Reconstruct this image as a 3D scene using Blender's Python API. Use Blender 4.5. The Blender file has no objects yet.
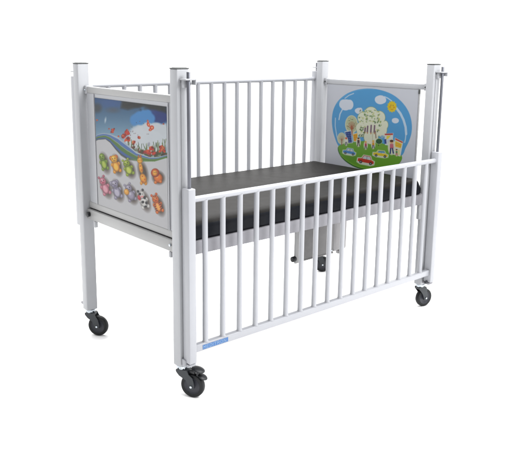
import bpy, bmesh, math, random
import numpy as np
from mathutils import Vector, Matrix, noise
random.seed(4)
S = bpy.context.scene
COL = S.collection

# ------------------------------------------------------------------ dimensions (metres)
L, W = 1.7137, 0.8753        # outer length and width of the cot over its posts
A, B = 0.0586, 0.0496        # post section along x and y
H, Z0 = 1.38, 0.14           # top and foot of the posts
KEY = 0.44                   # overall reflectance scale of the white enamel in this bright studio

def lin(c):
    c = np.asarray(c, float) / 255.0
    return np.where(c <= 0.04045, c / 12.92, ((c + 0.055) / 1.055) ** 2.4)

# ------------------------------------------------------------------ materials
def mat(name, rgb, rough=0.45, metal=0.0, noise_amt=0.04, scale=8.0, bump=0.0, bscale=200.0, k=None, coat=0.0, spec=0.5):
    m = bpy.data.materials.new(name); m.use_nodes = True
    nt = m.node_tree; bs = nt.nodes['Principled BSDF']
    c = lin(rgb) * (KEY if k is None else k)
    tc = nt.nodes.new('ShaderNodeTexCoord')
    n = nt.nodes.new('ShaderNodeTexNoise'); n.inputs['Scale'].default_value = scale
    n.inputs['Detail'].default_value = 6; n.inputs['Roughness'].default_value = 0.6
    nt.links.new(tc.outputs['Object'], n.inputs['Vector'])
    r = nt.nodes.new('ShaderNodeValToRGB')
    r.color_ramp.elements[0].position = 0.3; r.color_ramp.elements[1].position = 0.7
    r.color_ramp.elements[0].color = (*[float(v * (1 - noise_amt)) for v in c], 1)
    r.color_ramp.elements[1].color = (*[float(v * (1 + noise_amt)) for v in c], 1)
    nt.links.new(n.outputs['Fac'], r.inputs['Fac'])
    nt.links.new(r.outputs['Color'], bs.inputs['Base Color'])
    bs.inputs['Metallic'].default_value = metal
    mr = nt.nodes.new('ShaderNodeMapRange')
    mr.inputs['To Min'].default_value = rough * 0.85; mr.inputs['To Max'].default_value = min(1, rough * 1.15)
    nt.links.new(n.outputs['Fac'], mr.inputs['Value']); nt.links.new(mr.outputs['Result'], bs.inputs['Roughness'])
    bs.inputs['Specular IOR Level'].default_value = spec
    if coat:
        bs.inputs['Coat Weight'].default_value = coat; bs.inputs['Coat Roughness'].default_value = 0.15
    if bump:
        n2 = nt.nodes.new('ShaderNodeTexNoise'); n2.inputs['Scale'].default_value = bscale; n2.inputs['Detail'].default_value = 4
        nt.links.new(tc.outputs['Object'], n2.inputs['Vector'])
        b = nt.nodes.new('ShaderNodeBump'); b.inputs['Strength'].default_value = bump; b.inputs['Distance'].default_value = 0.001
        nt.links.new(n2.outputs['Fac'], b.inputs['Height']); nt.links.new(b.outputs['Normal'], bs.inputs['Normal'])
    return m

ENAMEL = mat('white_enamel', (214, 216, 221), 0.38, bump=0.12, bscale=90, noise_amt=0.025)
ENAMEL_GATE = mat('white_enamel_gate', (213, 215, 222), 0.33, bump=0.10, bscale=90, noise_amt=0.025)
ENAMEL_WARM = mat('white_enamel_end', (205, 205, 205), 0.4, bump=0.12, bscale=90, noise_amt=0.03)
FRAME = mat('grey_enamel_bed_frame', (188, 187, 194), 0.5, bump=0.15, bscale=70, noise_amt=0.05)
SHEET = mat('panel_laminate', (210, 212, 218), 0.4, noise_amt=0.02)
CAP = mat('dark_plastic_cap', (70, 74, 74), 0.5, k=0.5)
ROD = mat('steel_guide_rod', (160, 162, 172), 0.35, metal=1.0, k=0.5)
ZINC = mat('zinc_plated_steel', (200, 208, 215), 0.25, metal=1.0, k=0.8, noise_amt=0.2, scale=60)
GREYMETAL = mat('grey_sheet_metal', (152, 150, 150), 0.38, metal=0.3, k=0.34, noise_amt=0.22, scale=9)
PALEMETAL = mat('brushed_pale_metal', (200, 198, 200), 0.3, metal=0.3, k=0.40, noise_amt=0.1, scale=5)
RUBBER = mat('dark_rubber_tyre', (44, 47, 50), 0.5, spec=0.25, k=0.25, noise_amt=0.15, scale=40, bump=0.2)
HUB = mat('grey_plastic_hub', (78, 80, 90), 0.45, spec=0.3, k=0.36, noise_amt=0.1, scale=40)
FORK = mat('grey_plastic_fork', (72, 78, 84), 0.4, spec=0.35, k=0.34, noise_amt=0.1, scale=30)
PEDAL = mat('black_plastic_pedal', (48, 51, 56), 0.4, k=0.3, spec=0.35)
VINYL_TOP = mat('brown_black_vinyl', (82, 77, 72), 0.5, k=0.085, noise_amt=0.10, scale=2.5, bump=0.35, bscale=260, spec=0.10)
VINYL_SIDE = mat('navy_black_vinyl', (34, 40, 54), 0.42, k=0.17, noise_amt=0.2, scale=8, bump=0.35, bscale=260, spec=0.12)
BLUE = mat('sticker_blue', (58, 128, 205), 0.35)
PALE = mat('sticker_letters', (146, 186, 230), 0.35)
CLEAR = mat('milky_plastic', (205, 208, 215), 0.2, k=0.42)

# ------------------------------------------------------------------ mesh helpers
def link(o, parent=None):
    COL.objects.link(o)
    if parent: o.parent = parent
    return o

def empty(name, loc=(0, 0, 0), parent=None, rz=0):
    o = bpy.data.objects.new(name, None); o.location = loc; o.rotation_euler = (0, 0, rz)
    o.empty_display_size = 0.05
    return link(o, parent)

def build(name, bm, mats, parent=None, smooth=False, loc=(0, 0, 0)):
    me = bpy.data.meshes.new(name); bm.normal_update(); bm.to_mesh(me); bm.free()
    for m in (mats if isinstance(mats, (list, tuple)) else [mats]): me.materials.append(m)
    if smooth:
        for p in me.polygons: p.use_smooth = True
        try: me.set_sharp_from_angle(angle=math.radians(38))
        except Exception: pass
    o = bpy.data.objects.new(name, me); o.location = loc
    return link(o, parent)

def box(bm, x0, x1, y0, y1, z0, z1, bev=0.0, seg=2, mi=0):
    t = bmesh.new()
    bmesh.ops.create_cube(t, size=1)
    for v in t.verts:
        v.co = Vector(((x0 + x1) / 2 + v.co.x * (x1 - x0), (y0 + y1) / 2 + v.co.y * (y1 - y0), (z0 + z1) / 2 + v.co.z * (z1 - z0)))
    if bev: bmesh.ops.bevel(t, geom=list(t.edges), offset=bev, segments=seg, profile=0.5, affect='EDGES')
    merge(bm, t, mi)

def merge(bm, t, mi=0, M=None):
    vm = {}
    for v in t.verts: vm[v] = bm.verts.new(M @ v.co if M else v.co)
    for f in t.faces:
        try: g = bm.faces.new([vm[v] for v in f.verts]); g.material_index = mi
        except ValueError: pass
    t.free()

def cyl(bm, p0, p1, r0, r1=None, n=20, mi=0, bev=0.0):
    p0 = Vector(p0); p1 = Vector(p1); d = p1 - p0; r1 = r0 if r1 is None else r1
    q = d.to_track_quat('Z', 'Y').to_matrix().to_4x4(); q.translation = p0
    h = d.length
    prof = [(r0, 0), (r1, h)] if not bev else [(r0 - bev, 0), (r0 - bev * .3, bev * .3), (r0, bev), (r1, h - bev), (r1 - bev * .3, h - bev * .3), (r1 - bev, h)]
    lathe(bm, prof, q, n, mi)

def lathe(bm, prof, M, n=32, mi=0, caps=True):
    rings = []
    for r, z in prof:
        rings.append([bm.verts.new(M @ Vector((r * math.cos(2 * math.pi * i / n), r * math.sin(2 * math.pi * i / n), z))) for i in range(n)])
    for a, b in zip(rings, rings[1:]):
        for i in range(n):
            f = bm.faces.new((a[i], a[(i + 1) % n], b[(i + 1) % n], b[i])); f.material_index = mi
    if caps:
        f = bm.faces.new(rings[0][::-1]); f.material_index = mi
        f = bm.faces.new(rings[-1]); f.material_index = mi

def poly(bm, pts, M, t, mi=0):
    """extrude a 2-D outline (u,v) of matrix M by thickness t along its third axis"""
    a = [bm.verts.new(M @ Vector((u, v, 0))) for u, v in pts]
    b = [bm.verts.new(M @ Vector((u, v, t))) for u, v in pts]
    n = len(pts)
    fs = [bm.faces.new(a[::-1]), bm.faces.new(b)]
    for i in range(n): fs.append(bm.faces.new((a[i], a[(i + 1) % n], b[(i + 1) % n], b[i])))
    for f in fs: f.material_index = mi

# ------------------------------------------------------------------ the cot
cot = empty('childrens_hospital_cot', (L / 2, W / 2, 0))
cot['label'] = 'white enamelled steel cot on four castors, front side lowered, printed pictures on both end panels'
cot['category'] = 'cot'
OFF = Vector((-L / 2, -W / 2, 0))
def part(name, bm, mats, parent=cot, smooth=False):
    """parts are modelled in world coordinates of the cot; parts hang under the root empty"""
    o = build(name, bm, mats, parent, smooth)
    if parent is cot: o.location = OFF
    return o

# --- posts
for ex in (0, 1):
    for ey in (0, 1):
        x0 = 0 if ex == 0 else L - A; y0 = 0 if ey == 0 else W - B
        sy = -1 if ey == 0 else 1
        yo = 0 if ey == 0 else W                     # outer face of the post
        bm = bmesh.new()
        box(bm, x0, x0 + A, y0, y0 + B, Z0, H - 0.004, 0.0045, 3)
        # narrow slide channel on the outer face of the post
        xc = 0.0300 if ex == 0 else L - 0.0293
        box(bm, xc - 0.0125, xc + 0.0125, *sorted((yo + sy * 0.0003, yo + sy * 0.005)), 0.19, 1.325, 0.0012, 1)
        post = part('corner_post', bm, ENAMEL, smooth=True)
        bm = bmesh.new(); box(bm, x0 - 0.0003, x0 + A + 0.0003, y0 - 0.0003, y0 + B + 0.0003, H - 0.0045, H, 0.0015, 2)
        box(bm, x0 + .006, x0 + A - .006, y0 + .006, y0 + B - .006, H, H + 0.0015, 0.0007, 1)
        part('end_cap', bm, CAP, post, True)
        yr = yo + sy * 0.030
        bm = bmesh.new(); cyl(bm, (xc + .004, yr, 0.150), (xc + .004, yr, 1.366), 0.0075, n=20, bev=0.001)
        part('guide_rod', bm, ROD, post, True)
        # rod brackets: flat plate with a lug on the post
        bm = bmesh.new()
        box(bm, xc - 0.020, xc + 0.032, *sorted((yo + sy * 0.0006, yo + sy * 0.046)), 1.3345, 1.3405, 0.0018, 2)
        box(bm, xc + 0.0265, xc + 0.0318, *sorted((yo + sy * 0.018, yo + sy * 0.0455)), 1.316, 1.3344, 0.0018, 2)
        box(bm, xc - 0.014, xc + 0.012, *sorted((yo + sy * 0.0055, yo + sy * 0.018)), 1.305, 1.3343, 0.002, 2)
        part('rod_bracket', bm, ENAMEL, post, True)
        bm = bmesh.new()
        zb = 0.152
        box(bm, xc - 0.018, xc + 0.020, *sorted((yo + sy * 0.0006, yo + sy * 0.045)), zb, zb + 0.012, 0.003, 2)
        if (ex, ey) == (0, 0): box(bm, xc - 0.024, xc - 0.004, -0.027, -0.0012, zb - 0.004, zb + 0.030, 0.004, 2)
        part('foot_bracket', bm, CLEAR if (ex, ey) == (0, 0) else FRAME, post, True)
        if ex:
            bm = bmesh.new(); cyl(bm, (xc - 0.0185, yr, zb + 0.016), (xc - 0.034, yr, zb + 0.016), 0.0085, n=18, bev=0.002)
            part('stop_knob', bm, HUB, post, True)

# --- side gates: one lowered (front), one raised (back)
GB = [0.110 + 0.0926 * i for i in range(17)]
def gate(y, dz, sy, label):
    g = empty('side_gate', Vector((0, 0, 0)) + OFF, cot); g['label'] = label
    bm = bmesh.new(); cyl(bm, (0.044, y, 0.862 + dz), (L - 0.042, y, 0.862 + dz), 0.0125, n=24)
    part('top_rail', bm, ENAMEL_GATE, g, True)
    bm = bmesh.new(); box(bm, 0.0478, L - 0.0475, y - 0.0125, y + 0.0125, 0.2085 + dz, 0.2405 + dz, 0.003, 3)
    br = part('bottom_rail', bm, ENAMEL_GATE, g, True)
    for xc in (0.030, L - 0.0293):
        bm = bmesh.new()
        y0, y1 = sorted((y - sy * (-0.022), y - sy * 0.022))
        box(bm, xc - 0.0178, xc + 0.0178, y - 0.0235, y + 0.0235, 0.168 + dz, 0.910 + dz, 0.0035, 3)
        part('stile', bm, ENAMEL_GATE, g, True)
    for x in GB:
        jx = x + random.uniform(-0.0007, 0.0007)
        bm = bmesh.new()   # tube with small weld beads where it meets the rails
        lathe(bm, [(0.0142, 0.2402), (0.0136, 0.2420), (0.0122, 0.2445), (0.0118, 0.248), (0.0118, 0.8460), (0.0122, 0.8500), (0.0128, 0.8530), (0.0128, 0.8560)], Matrix.Translation((jx, y, dz)), 22)
        part('bar', bm, ENAMEL_GATE, g, True)
    return g, br
g1, br1 = gate(-0.030, 0.0, -1, 'front side gate lowered to the foot of the posts')
g2, br2 = gate(W + 0.030, 0.405, 1, 'rear side gate raised above the mattress')

# name sticker on the lowered gate
st = bmesh.new(); box(st, 0.086, 0.222, -0.0434, -0.0428, 0.2135, 0.2330, 0)
def stroke(p, q, w=1.15):
    """one straight stroke of a letter on the sticker, in sticker units (cell 5 wide, 7 high)"""
    p = Vector(p); q = Vector(q); d = (q - p).normalized() * w / 2; n = Vector((-d.y, d.x))
    p = p - d; q = q + d
    stroke.n += 1; M = Matrix(((1, 0, 0, 0), (0, 0, -1, -0.04345 - stroke.n * 0.000004), (0, 1, 0, 0), (0, 0, 0, 1)))
    u = 0.00218; v = 0.00185; ox = 0.0905; oz = 0.2168
    poly(st, [(ox + a.x * u, oz + a.y * v) for a in (p + n, p - n, q - n, q + n)], M, 0.0003, 1)
stroke.n = 0
GL = {'M': [((0, 0), (0, 7)), ((0, 7), (2.5, 3)), ((2.5, 3), (5, 7)), ((5, 7), (5, 0))], 'E': [((0, 0), (0, 7)), ((0, 7), (4.4, 7)), ((0, 3.5), (3.8, 3.5)), ((0, 0), (4.4, 0))],
      'D': [((0, 0), (0, 7)), ((0, 7), (3, 7)), ((3, 7), (5, 5)), ((5, 5), (5, 2)), ((5, 2), (3, 0)), ((3, 0), (0, 0))], 'I': [((0, 0), (0, 7))],
      'T': [((0, 7), (5, 7)), ((2.5, 7), (2.5, 0))], 'R': [((0, 0), (0, 7)), ((0, 7), (3.8, 7)), ((3.8, 7), (4.8, 5.4)), ((4.8, 5.4), (3.8, 3.6)), ((3.8, 3.6), (0, 3.6)), ((2.4, 3.6), (5, 0))],
      'O': [((1.2, 0), (0, 1.6)), ((0, 1.6), (0, 5.4)), ((0, 5.4), (1.2, 7)), ((1.2, 7), (4, 7)), ((4, 7), (5.2, 5.4)), ((5.2, 5.4), (5.2, 1.6)), ((5.2, 1.6), (4, 0)), ((4, 0), (1.2, 0))],
      'N': [((0, 0), (0, 7)), ((0, 7), (5, 0)), ((5, 0), (5, 7))]}
cx_ = 0
for ch in 'MEDITRON':
    for a, b in GL[ch]: stroke((a[0] + cx_, a[1]), (b[0] + cx_, b[1]))
    cx_ += {'I': 2.8, 'E': 7.2, 'O': 8.2}.get(ch, 7.8)
part('name_sticker', st, [BLUE, PALE], br1)

# --- artwork: printed sheets, a fine grid with painted vertex colours in the print's own coordinates
class Paint:
    def __init__(s, px, py, base):
        s.x = px; s.y = py; s.c = np.tile(np.array(base, float), (len(px), 1))
    def blend(s, a, col): s.c = s.c * (1 - a[:, None]) + np.array(col, float) * a[:, None]
    def ell(s, cx, cy, rx, ry, col, ang=0, soft=0.5, alpha=1.0):
        t = math.radians(ang); dx = s.x - cx; dy = s.y - cy
        u = dx * math.cos(t) + dy * math.sin(t); v = -dx * math.sin(t) + dy * math.cos(t)
        d = (np.sqrt((u / rx) ** 2 + (v / ry) ** 2) - 1) * min(rx, ry)
        s.blend(np.clip(0.5 - d / soft, 0, 1) * alpha, col)
    def poly(s, pts, col, soft=0.4, alpha=1.0, mask=None):
        pts = np.array(pts, float); n = len(pts); inside = np.zeros(len(s.x), bool); dist = np.full(len(s.x), 1e9)
        for i in range(n):
            a = pts[i]; b = pts[(i + 1) % n]
            cond = ((a[1] > s.y) != (b[1] > s.y))
            with np.errstate(divide='ignore', invalid='ignore'):
                xi = (b[0] - a[0]) * (s.y - a[1]) / (b[1] - a[1] + 1e-12) + a[0]
            inside ^= cond & (s.x < xi)
            ab = b - a; t = np.clip(((s.x - a[0]) * ab[0] + (s.y - a[1]) * ab[1]) / (ab @ ab + 1e-12), 0, 1)
            dist = np.minimum(dist, np.hypot(s.x - a[0] - t * ab[0], s.y - a[1] - t * ab[1]))
        d = np.where(inside, -dist, dist); m = np.clip(0.5 - d / soft, 0, 1) * alpha
        if mask is not None: m = m * mask
        s.blend(m, col)
    @staticmethod
    def curve(pts, k=6):
        P = np.array(pts, float); n = len(P); out = []
        for i in range(n):
            a, b, c, d = P[i - 1], P[i], P[(i + 1) % n], P[(i + 2) % n]
            for t in np.linspace(0, 1, k, endpoint=False):
                out.append(0.5 * ((2 * b) + (c - a) * t + (2 * a - 5 * b + 4 * c - d) * t * t + (3 * b - a - 3 * c + d) * t ** 3))
        return out
    def line(s, pts, w, col, soft=0.4, alpha=1.0):
        dist = np.full(len(s.x), 1e9); pts = np.array(pts, float)
        for a, b in zip(pts, pts[1:]):
            ab = b - a; t = np.clip(((s.x - a[0]) * ab[0] + (s.y - a[1]) * ab[1]) / (ab @ ab + 1e-12), 0, 1)
            dist = np.minimum(dist, np.hypot(s.x - a[0] - t * ab[0], s.y - a[1] - t * ab[1]))
        s.blend(np.clip(0.5 - (dist - w / 2) / soft, 0, 1) * alpha, col)

def vcol_material(name, rough):
    m = bpy.data.materials.new(name); m.use_nodes = True; nt = m.node_tree; bs = nt.nodes['Principled BSDF']
    at = nt.nodes.new('ShaderNodeVertexColor'); at.layer_name = 'print'
    nt.links.new(at.outputs['Color'], bs.inputs['Base Color']); bs.inputs['Roughness'].default_value = rough
    bs.inputs['Specular IOR Level'].default_value = 0.22
    return m
def printed_sheet(name, x, nrm, y0, y1, z0, z1, hom, painter, base, material, punch=False, step=0.0019):
    ny = int((y1 - y0) / step) + 1; nz = int((z1 - z0) / step) + 1
    Y, Z = np.meshgrid(np.linspace(y0, y1, ny), np.linspace(z0, z1, nz)); Yf = Y.ravel(); Zf = Z.ravel()
    h = np.array(hom); w = h[2, 0] * Yf + h[2, 1] * Zf + h[2, 2]
    px = (h[0, 0] * Yf + h[0, 1] * Zf + h[0, 2]) / w; py = (h[1, 0] * Yf + h[1, 1] * Zf + h[1, 2]) / w
    p = Paint(px, py, base); painter(p)
    if punch: m_ = p.c.mean(1, keepdims=True); p.c = m_ + (p.c - m_) * 1.07; p.c = np.where(p.c < 195, (p.c - 195) * 1.14 + 195, p.c)
    idx = np.arange(ny * nz).reshape(nz, ny)
    q = np.stack([idx[:-1, :-1], idx[:-1, 1:], idx[1:, 1:], idx[1:, :-1]], -1).reshape(-1, 4)
    if nrm > 0: q = q
    else: q = q[:, ::-1]
    me = bpy.data.meshes.new(name)
    # front sheet plus a thin rim so the print has a real thickness
    V = np.stack([np.full(len(Yf), x), Yf, Zf], -1)
    rim = np.concatenate([idx[0, :], idx[1:, -1], idx[-1, -2::-1], idx[-2:0:-1, 0]])
    V2 = V[rim].copy(); V2[:, 0] -= nrm * 0.0012
    V = np.concatenate([V, V2]); n0 = ny * nz; nr = len(rim)
    sides = [[int(rim[i]), int(n0 + i), int(n0 + (i + 1) % nr), int(rim[(i + 1) % nr])] for i in range(nr)]
    me.from_pydata(V.tolist(), [], q.tolist() + sides); me.update()
    ca = me.color_attributes.new('print', 'FLOAT_COLOR', 'POINT')
    c = np.ones((len(V), 4)); c[:n0, :3] = lin(np.clip(p.c, 0, 255)) * KEY * ARTK; c[n0:, :3] = c[rim, :3]
    ca.data.foreach_set('color', c.ravel().astype(np.float32))
    me.materials.append(material)
    for f in me.polygons: f.use_smooth = False
    return me
ARTK = 1.0

def toys(p):
    """ten small toy animals with rounded shading and dark soft drop shadows printed into the artwork"""
    def blob(cx, cy, rx, ry, col, ang=0):
        c = np.array(col, float)
        p.ell(cx, cy, rx, ry, c * .66, ang, .7); p.ell(cx - rx * .06, cy - ry * .06, rx * .84, ry * .86, c * .86, ang, .9)
        p.ell(cx - rx * .12, cy - ry * .12, rx * .62, ry * .66, c, ang, 1.1); p.ell(cx - rx * .3, cy - ry * .32, rx * .3, ry * .3, c * .5 + 125, ang, .9, .75)
    def animal(cx, cy, rx, ry, col, ang=-16, head=None, belly=None, ears=0, earcol=None, eyes=True):
        g = math.radians(ang); rx *= 0.93; ry *= 0.94
        def T(u, v): u *= rx; v *= ry; return (cx + u * math.cos(g) - v * math.sin(g), cy + u * math.sin(g) + v * math.cos(g))
        p.ell(cx + 1.9, cy + 2.2, rx * 1.1, ry * 1.0, (58, 44, 34), ang, 3.4, 0.85)
        ec = earcol or col
        if ears:
            for u in (-.62, .62): blob(*T(u, -.93 if ears == 1 else -.62), rx * (.26 if ears == 1 else .46), ry * (.13 if ears == 1 else .24), ec, ang)
        for u, v in ((-.72, .86), (.7, .88), (-.78, .1), (.82, .14)): blob(*T(u, v), rx * .36, ry * .2, col, ang)
        blob(*T(0, .38), rx * .88, ry * .58, col, ang)
        if belly: p.ell(*T(-.08, .44), rx * .48, ry * .34, belly, ang, .9, .85)
        blob(*T(0, -.45), rx * .82, ry * .42, head or col, ang)
        if eyes:
            for u in (-.34, .26): p.ell(*T(u, -.52), .5, .5, (34, 28, 24), 0, .35)
            p.ell(*T(-.06, -.3), rx * .3, ry * .09, np.array(head or col) * .62, ang, .5, .8)
        return T
    T = animal(103.2, 161, 3.7, 9.6, (134, 164, 44), belly=(186, 200, 96))
    T = animal(115.2, 163.2, 4.3, 10, (240, 164, 34), head=(246, 186, 50), belly=(250, 202, 90), ears=2, earcol=(222, 112, 30))
    T = animal(127.9, 167, 4.5, 8.8, (158, 178, 44), -20, belly=(206, 214, 110), ears=1)
    # giraffe
    p.ell(143, 172, 4.2, 10, (58, 44, 34), -14, 3.4, .8)
    for q in ((141.4, 183), (145.8, 183.2)): blob(*q, 1.3, 1.9, (236, 160, 44))
    blob(143.3, 178.6, 3.2, 5.2, (240, 166, 48), -18); blob(140.9, 168, 1.9, 5.6, (242, 172, 52), -10); blob(139.9, 160.4, 2.7, 3.2, (246, 180, 58), -10)
    for q in ((138.6, 156.8), (140.8, 156.4)): blob(*q, .6, 1.4, (190, 104, 34))
    for q in ((140.4, 166), (141.8, 170), (142.4, 176.4), (144.8, 179.4), (142.8, 181.6)): p.ell(*q, .7, .8, (190, 98, 30), 0, .5)
    for q in ((139, 160), (141, 160)): p.ell(*q, .4, .45, (34, 28, 24), 0, .3)
    # lion with its mane
    p.ell(158.4, 177.6, 5.6, 6.4, (58, 44, 34), -30, 3.4, .85)
    blob(158.2, 178, 4.4, 4.8, (226, 126, 36), -20); blob(160.6, 181.6, 1.5, 1.5, (226, 126, 36)); blob(155.6, 182.4, 1.5, 1.5, (226, 126, 36)); blob(155.2, 172.8, 4.2, 4.4, (204, 86, 26)); blob(155.0, 173, 2.6, 2.9, (244, 172, 66))
    for q in ((154.2, 172.4), (155.9, 172.4)): p.ell(*q, .4, .45, (34, 24, 18), 0, .3)
    T = animal(104.3, 185.4, 4.3, 10.2, (214, 134, 154), -20, belly=(234, 174, 186), ears=1, earcol=(186, 92, 116)); p.ell(*T(-.06, -.3), 1.3, .9, (178, 84, 108), 0, .5)
    T = animal(116, 188.6, 4.6, 10.6, (166, 160, 182), -18, belly=(196, 192, 208), ears=2); p.line([T(-.1, -.4), T(-.25, -.1), T(.05, .05)], 1.3, (132, 126, 150), .7)
    T = animal(130, 192.2, 4.6, 9.6, (164, 158, 178), -20, ears=1); blob(126.6, 192, 2.5, 3.2, (240, 174, 66), -20)
    T = animal(143.1, 199, 4.2, 10, (226, 224, 220), -18, ears=1, earcol=(44, 42, 46))
    for u, v, a, b in ((-.4, -.62, .34, .13), (.45, -.1, .3, .17), (-.3, .3, .34, .14), (.5, .5, .3, .16), (0, .84, .36, .1)): p.ell(*T(u, v), a * 4.2, b * 10, (36, 34, 40), -18, .5)
    p.ell(*T(-.05, -.28), 1.5, .9, (232, 160, 160), 0, .5); blob(139.2, 197.8, 1.4, 2.5, (200, 60, 68), -20)
    T = animal(157, 203.2, 4.3, 10.2, (234, 124, 38), -20, belly=(248, 186, 104), ears=1, earcol=(214, 92, 30))
    for v in (.05, .25, .5, .72): p.line([T(.35, v), T(.9, v - .04)], .8, (92, 42, 22), .5); p.line([T(-.9, v + .02), T(-.45, v)], .7, (92, 42, 22), .5)
    p.line([T(-.2, -.8), T(-.1, -.66)], .7, (92, 42, 22), .4); p.line([T(.25, -.78), T(.15, -.66)], .7, (92, 42, 22), .4)

def paint_head(p):
    rng = random.Random(7)
    X = p.x
    top = np.interp(X, [94, 98, 103, 110, 118, 129, 136, 149.6, 158, 166], [136.6, 134.2, 133.0, 133.8, 137, 145.6, 152.0, 157.2, 157.2, 155.0])
    bot = np.interp(X, [94, 98, 105.5, 110, 115.5, 121, 127.4, 139.4, 154.7, 166], [141.6, 139.4, 138.8, 142, 148.6, 154.5, 158.7, 161.4, 161.4, 158.0])
    sky = np.clip((p.y - 98) / 48, 0, 1)
    skyc = np.array([44, 84, 120])[None] * (1 - sky[:, None]) + np.array([160, 188, 204])[None] * sky[:, None]
    m = np.clip(0.5 - (p.y - top) / 0.5, 0, 1)
    p.c = p.c * (1 - m[:, None]) + skyc * m[:, None]
    keep = p.c.copy()
    # brighter blue behind the flowers, white bank of cloud, dark weather above
    p.ell(110, 103, 13, 5, (64, 100, 150), 5, 6, .8)
    p.ell(97, 108, 4.5, 4.5, (72, 76, 82), 0, 4, .9); p.ell(113, 110, 6, 2.6, (88, 96, 108), 0, 3, .7)
    p.ell(150, 141, 22, 16, (196, 206, 216), 0, 8, .9)
    for q in ((150, 138, 20, 15), (138, 135, 8, 9), (159, 128, 9, 8), (146, 128, 8, 7), (134, 144, 10, 8)): p.ell(*q, (212, 218, 224), 0, 4, .92)
    p.ell(160, 116, 9, 8, (14, 58, 124), 0, 3, .95); p.ell(150, 112, 6, 6, (40, 72, 132), 0, 3, .8)
    for q in ((141, 118, 8, 7), (146, 114.5, 6, 6), (134.5, 120, 4.5, 5.5), (150.5, 118.5, 4.6, 5), (142.5, 111, 3, 3.4)): p.ell(*q, (84, 146, 200), 0, 2.0)
    for q in ((157, 127, 5, 4.5), (147, 126.5, 4.5, 4), (163, 130, 4, 5)): p.ell(*q, (208, 214, 220), 0, 2)
    p.poly([(122, 100), (166.5, 100), (166.5, 113), (158, 110), (150, 109.2), (144, 106.2), (136, 107.6), (128, 109.6), (121, 108)], (44, 46, 44), 3.2, .92)
    for i in range(22): p.ell(rng.uniform(122, 166), rng.uniform(101, 110), rng.uniform(1, 3), rng.uniform(.7, 1.6), rng.choice([(66, 64, 54), (30, 34, 36), (48, 56, 64)]), 0, 2.2, .55)
    # stems and leaves
    for i in range(60):
        x = rng.uniform(128, 166); yb = np.interp(x, [128, 136, 149.6, 166], [146, 152.5, 157.2, 155.4]); h = rng.uniform(3, 17) * (0.5 + (x - 128) / 60)
        p.line([(x, yb + .5), (x + rng.uniform(-1, 1), yb - h * .5), (x + rng.uniform(-2.4, 2.4), yb - h)], rng.uniform(.3, .8), rng.choice([(70, 92, 48), (96, 116, 66), (58, 74, 46), (120, 134, 88)]), .4, .85)
    for i in range(70):
        x = rng.uniform(132, 166); yb = np.interp(x, [128, 136, 149.6, 166], [146, 152.5, 157.2, 155.4]); p.ell(x, yb - rng.uniform(0, 4.5), rng.uniform(.5, 1.4), rng.uniform(.6, 2.2), rng.choice([(44, 58, 34), (70, 84, 44), (96, 70, 44), (120, 60, 40)]), rng.uniform(0, 90), .6, .7)
    def bloom(x, y, r, n=9):
        for k in range(n):
            a = rng.uniform(0, 6.3); d = rng.uniform(0, r * .65)
            p.ell(x + d * math.cos(a), y + d * math.sin(a), r * rng.uniform(.25, .5), r * rng.uniform(.3, .6), rng.choice([(196, 60, 26), (214, 92, 36), (150, 36, 22), (206, 124, 74), (176, 50, 34), (120, 30, 20)]), rng.uniform(0, 90), .4, .92)
    for q in ((113, 130, 2.5), (112.6, 131.6, 2.2), (109, 128.6, .9), (124.2, 135.6, 3.4), (127, 133, 3), (127, 139.6, 3.2), (122.6, 137, 2), (133.6, 142.6, 2.6), (139.2, 137.6, 2.0), (118.6, 136.6, 1.2), (148.4, 152.6, 3.4), (151.4, 148.8, 3.0), (145, 152, 2.6), (153.6, 153, 2.6), (162.2, 147.4, 3.6), (160.4, 150, 2.6), (164.4, 151, 2), (97, 120.2, 1.1), (163.6, 123.8, 1.1), (127, 130, 1.2)): bloom(*q)
    # butterfly
    for q in ((148.4, 124.6, 1.5, 2.4, -25), (151.8, 127.6, 2.2, 2.3, 20), (147.9, 121.2, .9, 1.5, -20), (150.2, 129.8, 1.6, 1.3, 0)): p.ell(q[0], q[1], q[2], q[3], (202, 78, 44), q[4], .5); p.ell(q[0] + .2, q[1], q[2] * .45, q[3] * .45, (232, 168, 130), q[4], .5)
    p.ell(105.4, 120, .8, 2.6, (206, 214, 222), 8, 1, .8)
    for i in range(14): p.ell(rng.uniform(130, 152), rng.uniform(121, 136), .35, .4, rng.choice([(120, 60, 50), (60, 60, 60)]), 0, .4, .7)
    p.ell(148.6, 144.2, 2.0, 3.2, (214, 216, 220), 12, .6, .6); p.ell(148.8, 144.3, 1.2, 2.2, (150, 150, 165), 12, .6, .7)
    # keep the sky art above the ribbon only
    p.c = keep * (1 - m[:, None]) + p.c * m[:, None]
    t = (p.y - top) / np.maximum(bot - top, .5)
    soft = 0.5
    def band(t0, t1, col, al=1.0):
        y0 = top + (bot - top) * t0; y1 = top + (bot - top) * t1
        a = np.clip(0.5 + (p.y - y0) / soft, 0, 1) * np.clip(0.5 - (p.y - y1) / soft, 0, 1)
        if isinstance(al, np.ndarray): a = a * al
        p.blend(a, col)
    right = np.clip((X - 128) / 12, 0, 1); left = 1 - right
    band(0, 1, (74, 104, 160)); band(0, 1, (92, 122, 74), right)
    band(0, .16, (176, 188, 198)); band(.14, .42, (92, 124, 176)); band(.42, .74, (92, 126, 66)); band(.40, .47, (150, 168, 140))
    band(.93, 1.08, (62, 70, 56), left * .7); band(.0, .08, (206, 212, 214), right); band(.86, 1.0, (120, 158, 76), right)
    toys(p)

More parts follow.
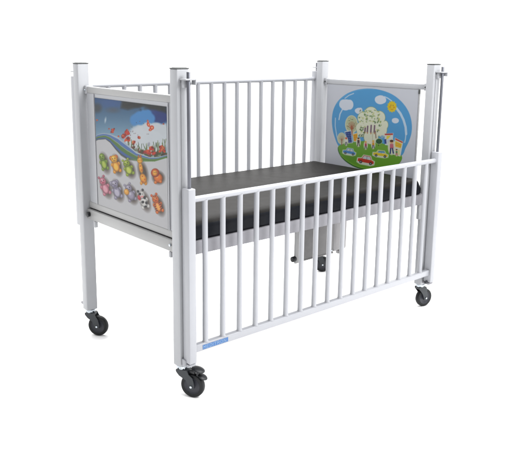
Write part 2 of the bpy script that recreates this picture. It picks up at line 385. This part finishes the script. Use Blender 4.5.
def paint_foot(p):
    rng = random.Random(11)
    BLU = (84, 160, 214)
    p.poly(p.curve([(332.0, 118), (333.3, 110), (336.6, 103), (341.4, 97.6), (348, 93), (356, 90.0), (365, 88.6), (374, 88.8), (383, 90.6), (392, 94.2), (399.5, 99.6), (405.5, 106.4), (409.6, 114), (411.7, 123), (411.6, 132), (409.4, 140), (405.6, 148), (400.5, 156.5), (380, 166), (350, 160), (338.5, 146), (334, 135), (332.2, 126)], 5), BLU, .5)
    p.line([(336.9, 103.6), (341.8, 98.1), (348.2, 93.5), (356, 90.6), (365, 89.3), (374, 89.5)], .7, (112, 180, 224), .5, .6)
    W_ = (206, 222, 238)
    p.line([(335.4, 118), (335.2, 126), (336.8, 136), (338.6, 142)], .9, W_, .5, .85)
    p.line([(342.6, 109), (340, 114), (339, 119.5)], 1.2, W_, .5, .9); p.line([(345, 98.2), (349, 95.2), (353.6, 93.4)], 1.0, W_, .5, .85)
    p.line([(384.6, 96.6), (388, 98.2), (391.6, 100.8)], 1.1, W_, .5, .9)
    p.line([(396.6, 108.4), (400.4, 113.4), (403.6, 120), (405.6, 127), (406.2, 134)], 2.3, W_, .5, .9); p.line([(406.0, 133), (405.4, 139), (404.6, 142.4)], 1.1, W_, .5, .85)
    CL = (216, 224, 236)
    for q in ((346, 104.5, 6.8, 5.2), (343.4, 103.6, 4, 4.2), (349.6, 104.6, 3.8, 5), (345.6, 107.2, 4.4, 3.2)): p.ell(*q, CL)
    for q in ((358.7, 110.8, 3.4, 3.1), (360.4, 110, 2, 2.4), (356.6, 110.6, 1.8, 2)): p.ell(*q, CL)
    for q in ((380.4, 99.7, 5.4, 4.5), (377.6, 99.4, 2.8, 3.2), (383.4, 100, 2.8, 3.2)): p.ell(*q, CL)
    for q in ((395.4, 120.6, 3.5, 2.7), (393.6, 120.2, 1.7, 1.9)): p.ell(*q, CL)
    # sun
    sp = []
    for i in range(24):
        a = i * math.pi / 12; r = 5.6 if i % 2 == 0 else 4.5; sp.append((392 + r * .92 * math.cos(a), 106.6 + r * 1.1 * math.sin(a)))
    p.poly(sp, (216, 198, 44), .5); p.ell(392, 106.6, 3.8, 4.8, (226, 196, 30), 0, .8)
    p.ell(390.1, 106.9, .8, .7, (206, 130, 20)); p.ell(394, 107.3, .8, .7, (206, 130, 20)); p.line([(390.8, 109), (392, 109.6), (393.2, 109.1)], .5, (196, 110, 20)); p.ell(390.9, 105.2, .35, .5, (130, 90, 20)); p.ell(393.1, 105.4, .35, .5, (130, 90, 20))
    # hill
    hill = [(338.4, 146.5), (341, 144.4), (346, 142.8), (353, 142.2), (361, 141.2), (368, 140.6), (376, 141.6), (384, 144), (392, 148), (401.4, 155.4), (401, 161.0), (396, 165.4), (388, 168), (378, 169.2), (366, 169.2), (356, 166.4), (348, 162), (342, 156.6), (338.9, 151)]
    hill = [tuple(v) for v in p.curve(hill, 4)]
    p.poly([(x - .5, y + .9) for x, y in hill], (52, 104, 44), .6)
    p.poly(hill, (108, 168, 46), .5)
    p.line([(340, 154.6), (346, 160), (354, 165), (364, 168.2), (376, 168.8)], .6, (150, 200, 90), .5, .7)
    p.ell(384, 149, 9, 4, (124, 180, 60), 20, 3, .6); p.ell(352, 158, 10, 4, (96, 154, 44), 25, 3, .6)
    CR = (212, 214, 184); CR2 = (226, 230, 206)
    # trees on the left
    p.ell(341.6, 138.4, 4.3, 6.0, CR); p.ell(341.6, 138.0, 3.4, 5.0, (196, 200, 170))
    for a in range(-60, 61, 24):
        t = math.radians(a); p.line([(341.8, 141), (341.8 + 3 * math.sin(t), 140 - 4.2 * math.cos(t))], .4, (176, 130, 100), .4, .8)
    p.line([(341.8, 145), (341.8, 139)], .8, (150, 96, 70))
    p.ell(351.5, 124.4, 6.4, 9.2, CR); p.ell(351.5, 124, 5.4, 8.0, (186, 196, 158))
    for i in range(46):
        a = rng.uniform(0, 6.28); r = rng.uniform(.45, .95); p.ell(351.5 + 5.4 * r * math.cos(a), 123.6 + 8 * r * math.sin(a), .5, .5, rng.choice([(130, 148, 110), (206, 210, 180), (160, 140, 100)]), 0, .3, .8)
    for a in range(-64, 65, 16):
        t = math.radians(a); p.line([(351.8, 130), (351.8 + 4.2 * math.sin(t), 129 - 7.6 * math.cos(t))], .45, (170, 96, 66), .4, .85)
    p.line([(352, 135), (351.8, 126)], 1.1, (168, 84, 54))
    # big tree in the middle
    for q in ((372, 126, 11, 12), (363.2, 118, 5.4, 5.8), (371, 112.4, 6.0, 5.4), (379, 117.4, 6, 6.4), (382, 129, 4.8, 8), (361.6, 129, 5, 7.6), (371, 137, 7, 7), (358.6, 127.6, 2.6, 4), (385.4, 124.8, 2.6, 4)): p.ell(q[0], q[1], q[2] + .5, q[3] + .5, (150, 168, 120), 0, .5, .9)
    for q in ((372, 126, 11, 12), (363.2, 118, 5.4, 5.8), (371, 112.4, 6.0, 5.4), (379, 117.4, 6, 6.4), (382, 129, 4.8, 8), (361.6, 129, 5, 7.6), (371, 137, 7, 7), (358.6, 127.6, 2.6, 4), (385.4, 124.8, 2.6, 4)): p.ell(*q, CR2)
    for i in range(120):
        x = rng.gauss(371, 7); y = rng.uniform(110, 132)
        if abs(x - 371) > 12 or (y > 123 and abs(x - 371) < 6): continue
        p.ell(x, y, rng.uniform(.4, .75), rng.uniform(.6, 1.1), rng.choice([(130, 160, 90), (100, 134, 76), (176, 190, 100), (200, 200, 110), (84, 108, 80), (206, 212, 170)]), rng.uniform(0, 180), .6, .8)
    for x, y0, y1 in ((367.4, 126.2, 131.8), (370.9, 125.4, 132.2), (374.3, 125.6, 132.2), (365, 128, 131.4)): p.line([(x + .3, y0), (x - .1, y1)], 1.5, (120, 92, 112), .5, .95); p.ell(x, y1 + 1, .5, .9, (180, 120, 70))
    p.line([(372.6, 141), (372.4, 132)], .6, (190, 190, 160)); p.line([(376, 138), (375.4, 131)], .9, (140, 110, 90)); p.line([(363, 137), (364.5, 132)], .7, (84, 110, 66))
    for i in range(16): p.ell(rng.uniform(359, 366), rng.uniform(126, 137), .55, .9, rng.choice([(92, 124, 74), (70, 100, 66), (190, 196, 150)]), rng.uniform(0, 90), .3, .9)
    # buildings
    p.poly([(344.4, 131.4), (351.2, 130.2), (352.8, 143.0), (347.6, 143.4)], (214, 222, 226), .5); p.poly([(345.1, 132.2), (350.8, 131.1), (352.1, 142.4), (348.2, 142.8)], (34, 62, 134), .4)
    for r in range(5):
        for c in range(3): p.ell(346.6 + c * 1.8 + r * .35, 133.6 + r * 2.0 - c * .2, .45, .4, (110, 146, 200), 0, .3, .9)
    p.poly([(352.4, 133.6), (357.8, 132.6), (358.6, 141.4), (353.4, 142)], (226, 226, 200), .5); p.poly([(353, 134.4), (357.2, 133.4), (357.9, 140.8), (353.9, 141.3)], (232, 168, 32), .4)
    for c in range(2):
        for r in range(3): p.ell(354.4 + c * 1.7, 135.6 + r * 2, .35, .6, (180, 110, 24), 0, .3, .8)
    p.poly([(384.4, 133.4), (393.4, 133.0), (392.4, 145.6), (385, 145)], (220, 224, 224), .5); p.poly([(384.6, 133.7), (393, 133.3), (392.8, 134.9), (384.9, 135.1)], (190, 62, 50), .4)
    p.poly([(386.6, 135.6), (391, 135.4), (388.6, 138.4), (386.4, 139.6)], (232, 214, 80), .4); p.poly([(384.2, 139.4), (386.2, 138.8), (386.6, 143.6), (384.6, 143.8)], (56, 76, 140), .4); p.poly([(387.4, 140), (391, 139.6), (390.6, 144), (387.8, 144)], (196, 206, 216), .4); p.poly([(380.6, 135.6), (383.4, 135.2), (383.6, 138), (381, 138.4)], (140, 180, 210), .5)
    p.poly([(395, 137.4), (403.2, 141.6), (400.4, 156.6), (393, 154.4)], (222, 226, 214), .5); p.poly([(395.4, 138), (402.8, 141.8), (402.5, 143.2), (395.2, 139.8)], (198, 84, 60), .4)
    p.poly([(395.4, 140.8), (401.9, 143.8), (400.8, 148.2), (394.8, 146.6)], (236, 200, 60), .4); p.line([(396, 143), (401, 145.2)], .5, (210, 140, 40)); p.line([(395.6, 144.8), (400.8, 146.6)], .5, (210, 140, 40))
    p.poly([(397.2, 149.4), (399.6, 150), (399.4, 155), (396.8, 154.4)], (230, 226, 130), .4)
    # bush
    p.line([(378.5, 145.6), (378.6, 141)], .7, (80, 60, 40)); p.ell(379, 141.3, 3.5, 3.0, (200, 216, 170)); p.ell(379, 141.3, 3.1, 2.6, (40, 92, 54))
    # little people, cream edged
    def person(x, y, h, top_, legs_, hair):
        p.ell(x, y, h * .26, h * .56, (222, 226, 200), 0, .6)
        p.ell(x, y - h * .34, h * .12, h * .12, (222, 170, 130), 0, .3); p.ell(x, y - h * .42, h * .13, h * .08, hair, 0, .3)
        p.poly([(x - h * .12, y - h * .22), (x + h * .12, y - h * .22), (x + h * .14, y + h * .1), (x - h * .12, y + h * .1)], top_, .3)
        p.line([(x - h * .06, y + h * .1), (x - h * .1, y + h * .44)], h * .09, legs_, .3); p.line([(x + h * .06, y + h * .1), (x + h * .12, y + h * .42)], h * .09, legs_, .3)
    person(346.2, 141.4, 8, (226, 226, 220), (60, 66, 100), (206, 56, 36)); person(358.4, 141.9, 9, (90, 62, 60), (70, 60, 60), (60, 44, 36))
    person(365.7, 145.2, 8, (196, 70, 96), (60, 60, 66), (230, 170, 60)); person(373.2, 144.4, 8.4, (226, 160, 40), (56, 62, 96), (236, 190, 70))
    person(391.6, 147.0, 14.5, (206, 110, 126), (36, 58, 116), (80, 50, 40)); person(396.6, 152.4, 7, (92, 150, 84), (180, 70, 60), (90, 60, 40))
    # cars, cream edged
    def car(cx, cy, w, h, col, ang):
        t = math.radians(ang)
        def R(u, v): return (cx + u * w * math.cos(t) - v * h * math.sin(t), cy + u * w * math.sin(t) + v * h * math.cos(t))
        out = [(-.53, .42), (-.53, -.12), (-.3, -.2), (-.2, -.58), (.24, -.58), (.36, -.16), (.53, -.04), (.53, .42), (.3, .62), (-.3, .62)]
        p.poly([R(*q) for q in out], (216, 226, 206), .8)
        p.poly([R(*q) for q in ((-.25, -.12), (-.16, -.46), (.2, -.46), (.3, -.1))], (206, 214, 216), .6)
        p.poly([R(*q) for q in ((-.47, .3), (-.47, -.04), (-.28, -.1), (.3, -.08), (.46, .02), (.47, .32))], col, .35)
        p.line([R(.02, -.44), R(.03, -.1)], .5, (120, 130, 140)); p.line([R(-.25, -.12), R(-.16, -.47), R(.2, -.47), R(.3, -.1)], .5, col)
        for u in (-.28, .3): p.ell(*R(u, .32), w * .085, w * .085, (44, 46, 50), 0, .35); p.ell(*R(u, .32), w * .035, w * .035, (190, 190, 190), 0, .3)
    car(349.4, 151.6, 13.2, 6.4, (76, 140, 204), 10); car(366.0, 160.0, 17.2, 8.6, (204, 58, 38), 11); car(380.6, 153.8, 15.4, 6.4, (232, 206, 44), 8)
    p.poly([(378.8, 150.8), (384.4, 151.2), (385, 152.9), (377.8, 152.4)], (90, 156, 196), .4)

ART = vcol_material('printed_laminate', 0.35)
HHEAD = [[-88.7214, -15.126625, 186.907737], [10.151921, -242.681611, 396.313464], [0.24991, -0.069089, 1.0]]
HFOOT = [[-65.854054, -11.227839, 421.544311], [7.535331, -180.132053, 308.031822], [0.185497, -0.051282, 1.0]]

# --- headboard (left end, seen from outside) and footboard (right end, seen from inside)
def end_board(name, xs, xo, inner, label):
    """xs: x of the visible side of the panel, xo: direction of that side"""
    e = empty(name, OFF, cot); e['label'] = label
    xa, xb = sorted((xs - xo * 0.0045, xs - xo * 0.0265))
    bm = bmesh.new()
    y0, y1 = B - 0.0, W - B
    box(bm, xa - (0.0 if xo > 0 else 0.004), xb + (0.004 if xo > 0 else 0.0), y0 + 0.0005, y1 - 0.0005, 1.240, 1.270, 0.003, 3)
    part('top_rail', bm, ENAMEL if inner else ENAMEL_WARM, e, True)
    bm = bmesh.new(); box(bm, xa - (0.0 if xo > 0 else 0.003), xb + (0.003 if xo > 0 else 0.0), y0 + 0.0005, y1 - 0.0005, 0.6775, 0.709, 0.003, 3)
    part('bottom_rail', bm, ENAMEL_WARM, e, True)
    ya, yb = (0.056, 0.812) if not inner else (0.106, 0.800)
    bm = bmesh.new(); box(bm, min(xs - xo * 0.002, xs - xo * 0.016), max(xs - xo * 0.002, xs - xo * 0.016), ya, yb, 0.7088, 1.2402, 0.001, 1)
    pn = part('panel', bm, SHEET, e, True)
    # clamps with a bolt where the top rail meets the posts
    for s in (0, 1):
        yc = (y0 + 0.012) if s == 0 else (y1 - 0.012)
        bm = bmesh.new()
        xf = xs + xo * 0.003
        box(bm, *sorted((xf, xf - xo * 0.0375)), yc - 0.011, yc + 0.011, 1.2355, 1.2745, 0.003, 2)
        part('rail_clamp', bm, ENAMEL, e, True)
        bm = bmesh.new(); cyl(bm, (xf, yc, 1.254), (xf + xo * 0.005, yc, 1.254), 0.0045, n=10, bev=0.001)
        part('bolt', bm, CAP if inner else ZINC, e, True)
    return e, pn
HX = 0.0325; FX = L - 0.0293 - 0.0085
head, hp = end_board('headboard', HX, -1, 0, 'left end board with toy animals and meadow printed on it')
foot, fp = end_board('footboard', FX, -1, 1, 'right end board with a round town and sky picture')
me = printed_sheet('picture', HX, -1, 0.124, 0.728, 0.7095, 1.222, HHEAD, paint_head, (203, 203, 206), ART, True)
link(bpy.data.objects.new('picture', me), hp)
me = printed_sheet('picture', FX, -1, 0.108, 0.798, 0.7095, 1.236, HFOOT, paint_foot, (212, 215, 224), ART)
link(bpy.data.objects.new('picture', me), fp)
# aluminium edging strips beside the headboard print
bm = bmesh.new(); box(bm, HX - 0.003, HX + 0.0018, 0.734, 0.742, 0.7095, 1.238, 0.001, 1); part('edge_strip', bm, ENAMEL, head, True)
bm = bmesh.new(); box(bm, HX - 0.003, HX + 0.0018, 0.110, 0.1175, 0.7095, 1.238, 0.001, 1); part('edge_strip', bm, ENAMEL, head, True)
bm = bmesh.new(); box(bm, FX - 0.0015, FX + 0.004, 0.100, 0.1045, 0.7095, 1.232, 0.001, 1); part('edge_strip', bm, ENAMEL_WARM, foot, True)
bm = bmesh.new(); box(bm, FX - 0.006, FX + 0.004, 0.098, 0.106, 1.216, 1.2385, 0.001, 1); part('panel_clip', bm, CAP, foot, True)

# --- bed frame
fr = empty('bed_frame', OFF, cot)
for y0 in (0.012, W - 0.040):
    bm = bmesh.new(); box(bm, A + 0.0005, L - A - 0.0005, y0, y0 + 0.028, 0.614, 0.6705, 0.003, 2)
    part('side_rail', bm, FRAME, fr, True)
for x0 in (0.022, L - 0.042):
    bm = bmesh.new(); box(bm, x0, x0 + 0.020, B + 0.0005 if x0 > 1 else B + 0.020, W - B + (0.0 if x0 > 1 else -0.0005), 0.622, 0.672, 0.003, 2)
    part('end_rail', bm, ENAMEL_WARM, fr, True)
bm = bmesh.new(); box(bm, 0.0425, L - 0.0425, 0.0405, W - 0.0405, 0.6615, 0.6705, 0.001, 1); part('mattress_deck', bm, FRAME, fr, True)
for i in range(9):
    x = 0.16 + i * (L - 0.32) / 8
    bm = bmesh.new(); box(bm, x - 0.02, x + 0.02, 0.0405, W - 0.0405, 0.632, 0.6612, 0.002, 1)
    part('cross_slat', bm, FRAME, fr, True)
# hanger tabs below the corners
for (x0, x1, y0, y1, z0, z1) in ((0.020, 0.036, B + 0.040, B + 0.056, 0.596, 0.6215), (0.020, 0.036, W - B - 0.080, W - B - 0.062, 0.590, 0.6215),
                                 (1.622, 1.650, 0.018, 0.036, 0.528, 0.6135), (1.622, 1.650, W - 0.036, W - 0.018, 0.528, 0.6135)):
    bm = bmesh.new(); box(bm, x0, x1, y0, y1, z0, z1, 0.002, 2); part('hanger_tab', bm, ENAMEL, fr, True)
bm = bmesh.new(); cyl(bm, (0.0215, 0.803, 0.648), (0.006, 0.803, 0.648), 0.0125, n=20, bev=0.003); part('lock_knob', bm, PEDAL, fr, True)
bm = bmesh.new(); cyl(bm, (0.0215, 0.090, 0.652), (0.014, 0.090, 0.652), 0.006, n=12, bev=0.0015); part('bolt', bm, ZINC, fr, True)

# --- grey metal housing hanging under the middle of the bed
hs = empty('crank_housing', OFF, cot); hs['label'] = 'grey sheet metal housing hanging below the bed frame'
bm = bmesh.new(); box(bm, 1.106, 1.372, 0.421, 0.452, 0.2855, 0.6395, 0.006, 3); part('cover', bm, GREYMETAL, hs, True)
for bx, bz in ((1.122, 0.50), (1.122, 0.305), (1.356, 0.305), (1.356, 0.50)):
    bm = bmesh.new(); cyl(bm, (bx, 0.4212, bz), (bx, 0.4165, bz), 0.005, n=6, bev=0.001); part('bolt', bm, ZINC, hs, True)
bm = bmesh.new(); box(bm, 1.104, 1.374, 0.4195, 0.4295, 0.2845, 0.2945, 0.002, 2); part('folded_edge', bm, GREYMETAL, hs, True)
bm = bmesh.new(); box(bm, 1.072, 1.1055, 0.426, 0.440, 0.278, 0.6395, 0.003, 2); part('bracket', bm, ENAMEL_WARM, hs, True)
bm = bmesh.new(); cyl(bm, (1.0775, 0.432, 0.306), (1.050, 0.432, 0.306), 0.016, n=20, bev=0.005); part('knob', bm, PEDAL, hs, True)
bm = bmesh.new(); box(bm, 1.374, 1.496, 0.4225, 0.470, 0.288, 0.6395, 0.021, 7)
part('end_cover', bm, PALEMETAL, hs, True)
bm = bmesh.new(); box(bm, 1.425, 1.452, 0.425, 0.450, 0.270, 0.2918, 0.003, 2); part('foot_tab', bm, PALEMETAL, hs, True)

# --- castors
def caster(px, py, tdeg, trail, brake):
    """swivel castor: trail direction tdeg, wheel axis square to it"""
    c = empty('caster', Vector((px, py, 0)) + OFF, cot, math.radians(tdeg))
    def P(n, bm, m, par=c, sm=True): return build(n, bm, m, par, sm)
    bm = bmesh.new()
    cyl(bm, (0, 0, 0.1335), (0, 0, 0.1398), 0.0265, n=28, bev=0.0012); cyl(bm, (0, 0, 0.1235), (0, 0, 0.1334), 0.0215, 0.0240, n=28, bev=0.001)
    for a in range(0, 360, 45): cyl(bm, (0.0232 * math.cos(math.radians(a)), 0.0232 * math.sin(math.radians(a)), 0.128), (0.0232 * math.cos(math.radians(a)), 0.0232 * math.sin(math.radians(a)), 0.133), 0.0032, n=8)
    P('swivel_plate', bm, ZINC)
    # fork: two cheeks and a crown
    bm = bmesh.new()
    out = [(-0.021, 0.1230), (-0.0225, 0.1175), (-0.020, 0.110), (-0.008, 0.096), (trail - 0.024, 0.078), (trail - 0.016, 0.058), (trail - 0.0125, 0.050)]
    out += [(trail + 0.0125 * math.cos(math.radians(a)), 0.052 + 0.0125 * math.sin(math.radians(a))) for a in range(195, 350, 20)]
    out += [(trail + 0.0135, 0.058), (trail + 0.011, 0.074), (trail + 0.006, 0.092), (0.036, 0.106), (0.031, 0.1180), (0.027, 0.1230)]
    for s in (-1, 1):
        M = Matrix(((1, 0, 0, 0), (0, 0, -1, s * 0.0195 + 0.00175), (0, 1, 0, 0), (0, 0, 0, 1)))
        poly(bm, out, M, 0.0035)
    box(bm, -0.0205, 0.030, -0.0178, 0.0178, 0.1095, 0.1226, 0.003, 2)
    fk = P('fork', bm, FORK)
    # wheel
    M = Matrix.Translation((trail, 0, 0.053)) @ Matrix.Rotation(math.pi / 2, 4, 'X')
    bm = bmesh.new()
    pr = [(0.0365, -0.0125), (0.0470, -0.0135), (0.0506, -0.0115), (0.0526, -0.0065), (0.0530, 0), (0.0526, 0.0065), (0.0506, 0.0115), (0.0470, 0.0135), (0.0365, 0.0125)]
    lathe(bm, pr, M, 56, 0, caps=False)
    w = P('wheel', bm, RUBBER)
    bm = bmesh.new()
    pr = [(0.0085, -0.0145), (0.0125, -0.0140), (0.0140, -0.0085), (0.0300, -0.0080), (0.0345, -0.0105), (0.0367, -0.0122), (0.0367, 0.0122), (0.0345, 0.0105), (0.0300, 0.0080), (0.0140, 0.0085), (0.0125, 0.0140), (0.0085, 0.0145)]
    lathe(bm, pr, M, 48, 0)
    P('rim', bm, HUB, w)
    bm = bmesh.new(); cyl(bm, (trail, -0.0262, 0.053), (trail, 0.0262, 0.053), 0.0058, n=6, bev=0.001); P('axle_bolt', bm, ZINC, w)
    if brake:
        bm = bmesh.new()
        # upper lobed pedal, arm and lower release lip
        M2 = Matrix.Translation((0.072, 0, 0.127)) @ Matrix.Rotation(math.radians(14), 4, 'Y') @ Matrix.Diagonal((0.030, 0.026, 0.0085, 1))
        t = bmesh.new(); bmesh.ops.create_uvsphere(t, u_segments=28, v_segments=14, radius=1); merge(bm, t, 0, M2)
        box(bm, 0.020, 0.060, -0.010, 0.010, 0.106, 0.121, 0.003, 2)
        M3 = Matrix.Translation((0.092, 0, 0.098)) @ Matrix.Rotation(math.radians(24), 4, 'Y') @ Matrix.Diagonal((0.023, 0.021, 0.006, 1))
        t = bmesh.new(); bmesh.ops.create_uvsphere(t, u_segments=28, v_segments=14, radius=1); merge(bm, t, 0, M3)
        box(bm, 0.066, 0.078, -0.010, 0.010, 0.098, 0.122, 0.003, 2)
        P('brake_pedal', bm, PEDAL)
    return c
caster(0.0293, 0.0248, -60, 0.048, True)
caster(0.0293, W - 0.0248, -53, 0.042, False)
caster(L - 0.0293, 0.0248, -12, 0.030, False)
caster(L - 0.0293, W - 0.0248, -40, 0.036, False)

# ------------------------------------------------------------------ mattress (lies on the frame: a thing of its own)
def rounded_pad(x0, x1, y0, y1, z0, z1, r, step):
    bm = bmesh.new()
    nx, ny, nz = int((x1 - x0) / step), int((y1 - y0) / step), max(6, int((z1 - z0) / step * 1.6))
    def warp(u, k):   # crowd samples towards the edges
        return u
    xs = np.unique(np.concatenate([np.linspace(x0, x0 + r, 6), np.linspace(x0 + r, x1 - r, nx), np.linspace(x1 - r, x1, 6)]))
    ys = np.unique(np.concatenate([np.linspace(y0, y0 + r, 6), np.linspace(y0 + r, y1 - r, ny), np.linspace(y1 - r, y1, 6)]))
    zs = np.array([z0, z0 + .003, z0 + .007, z0 + .012, z0 + .022, z0 + .034, z0 + .046, z1 - .036, z1 - .027, z1 - .018, z1 - .009, z1]); zs = np.unique(np.clip(zs, z0, z1))
    cache = {}
    lo = Vector((x0, y0, z0)); hi = Vector((x1, y1, z1))
    def V(x, y, z):
        k = (round(x, 6), round(y, 6), round(z, 6))
        if k not in cache:
            rr = r
            low = z < (z0 + z1) / 2
            if low: rr = 0.012
            c = Vector((min(max(x, x0 + rr), x1 - rr), min(max(y, y0 + rr), y1 - rr), min(max(z, z0 + rr), z1 - rr)))
            d = Vector((x, y, z)) - c
            q = c + d.normalized() * rr if d.length > 1e-7 else c
            n = d.normalized() if d.length > 1e-7 else Vector((0, 0, 1))
            # soft undulation, cross creases on top and ripples along the edge
            up = max(0.0, n.z)
            w = 0.0025 * noise.noise(Vector((q.x * 2.2, q.y * 2.6, 0.3)))
            cr = noise.noise(Vector((q.x * 5 + 1.6 * q.y, q.y * 2.2 - q.x, 5.1)))
            w += -0.0011 * max(0, 1 - abs(cr) * 5) * up * max(0, 0.5 + 1.2 * noise.noise(Vector((q.x * 1.7, q.y * 2.3, 7.7))))
            w += 0.0026 * noise.noise(Vector((q.x * 10, q.y * 10, q.z * 14 + 3))) * (1 - up)
            w += 0.0012 * noise.noise(Vector((q.x * 26, q.y * 26, q.z * 26 + 9))) * (1 - 0.6 * up)
            cache[k] = bm.verts.new(q + n * w)
        return cache[k]
    def quads(f, us, vs, flip):
        for i in range(len(us) - 1):
            for j in range(len(vs) - 1):
                a = [f(us[i], vs[j]), f(us[i + 1], vs[j]), f(us[i + 1], vs[j + 1]), f(us[i], vs[j + 1])]
                if flip: a = a[::-1]
                try: bm.faces.new(a)
                except ValueError: pass
    quads(lambda a, b: V(a, b, z1), xs, ys, False); quads(lambda a, b: V(a, b, z0), xs, ys, True)
    quads(lambda a, b: V(a, y0, b), xs, zs, False); quads(lambda a, b: V(a, y1, b), xs, zs, True)
    quads(lambda a, b: V(x0, a, b), ys, zs, True); quads(lambda a, b: V(x1, a, b), ys, zs, False)
    bm.normal_update()
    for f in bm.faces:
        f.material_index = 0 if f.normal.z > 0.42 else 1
        f.smooth = True
    return bm
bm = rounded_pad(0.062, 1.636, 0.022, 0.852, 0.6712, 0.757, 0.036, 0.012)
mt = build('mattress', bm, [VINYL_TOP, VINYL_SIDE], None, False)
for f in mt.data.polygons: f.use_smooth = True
mt['label'] = 'thin black vinyl mattress lying on the frame between the side gates'
mt['category'] = 'mattress'

# ------------------------------------------------------------------ studio floor
bm = bmesh.new()
bmesh.ops.create_grid(bm, x_segments=40, y_segments=40, size=60)
fl = build('floor', bm, mat('white_studio_floor', (252, 252, 252), 0.8, k=0.98, noise_amt=0.004, scale=2, spec=0.1))
fl['kind'] = 'structure'

# ------------------------------------------------------------------ light
DARK = 0.28      # the unlit half of the studio behind the camera
wd = bpy.data.worlds.new('World'); S.world = wd; wd.use_nodes = True
bg = wd.node_tree.nodes['Background']; bg.inputs[1].default_value = 1.0
nt = wd.node_tree; tc = nt.nodes.new('ShaderNodeTexCoord')
dp = nt.nodes.new('ShaderNodeVectorMath'); dp.operation = 'DOT_PRODUCT'; dp.inputs[1].default_value = (0.82, 0.48, 0.35)
nt.links.new(tc.outputs['Generated'], dp.inputs[0])
wr = nt.nodes.new('ShaderNodeMapRange'); wr.interpolation_type = 'SMOOTHSTEP'
wr.inputs['From Min'].default_value = -0.35; wr.inputs['From Max'].default_value = 0.40
wr.inputs['To Min'].default_value = DARK; wr.inputs['To Max'].default_value = 1.0
nt.links.new(dp.outputs['Value'], wr.inputs['Value']); nt.links.new(wr.outputs['Result'], bg.inputs[0])
def area(name, loc, target, sx, sy, power, col=(1, 1, 1)):
    l = bpy.data.lights.new(name, 'AREA'); l.shape = 'RECTANGLE'; l.size = sx; l.size_y = sy; l.energy = power; l.color = col
    o = bpy.data.objects.new(name, l); o.location = loc
    o.rotation_euler = (Vector(target) - Vector(loc)).to_track_quat('-Z', 'Y').to_euler(); COL.objects.link(o)
area('overhead_softbox', (1.3, 0.9, 3.6), (0.9, 0.4, 0), 4.4, 3.4, 120)
area('front_softbox', (1.15, -1.9, 2.75), (0.95, 0.1, 1.1), 1.8, 0.8, 40)

# ------------------------------------------------------------------ camera
cam = bpy.data.cameras.new('camera'); co = bpy.data.objects.new('camera', cam); COL.objects.link(co)
co.location = (-1.54425, -2.263425, 1.464522); co.rotation_mode = 'XYZ'
co.rotation_euler = (1.3627333, -0.0088750, -0.7000028)
cam.sensor_width = 36; cam.lens = 36 * 700.6157 / 515
cam.shift_x = 8.4524 / 515; cam.shift_y = -40.9855 / 515
cam.clip_start = 0.05; cam.clip_end = 400
S.camera = co
S.render.engine = 'CYCLES'
S.view_settings.view_transform = 'Standard'; S.view_settings.look = 'None'
S.view_settings.exposure = 1.13; S.view_settings.gamma = 1
S.render.resolution_x = 1024; S.render.resolution_y = 935
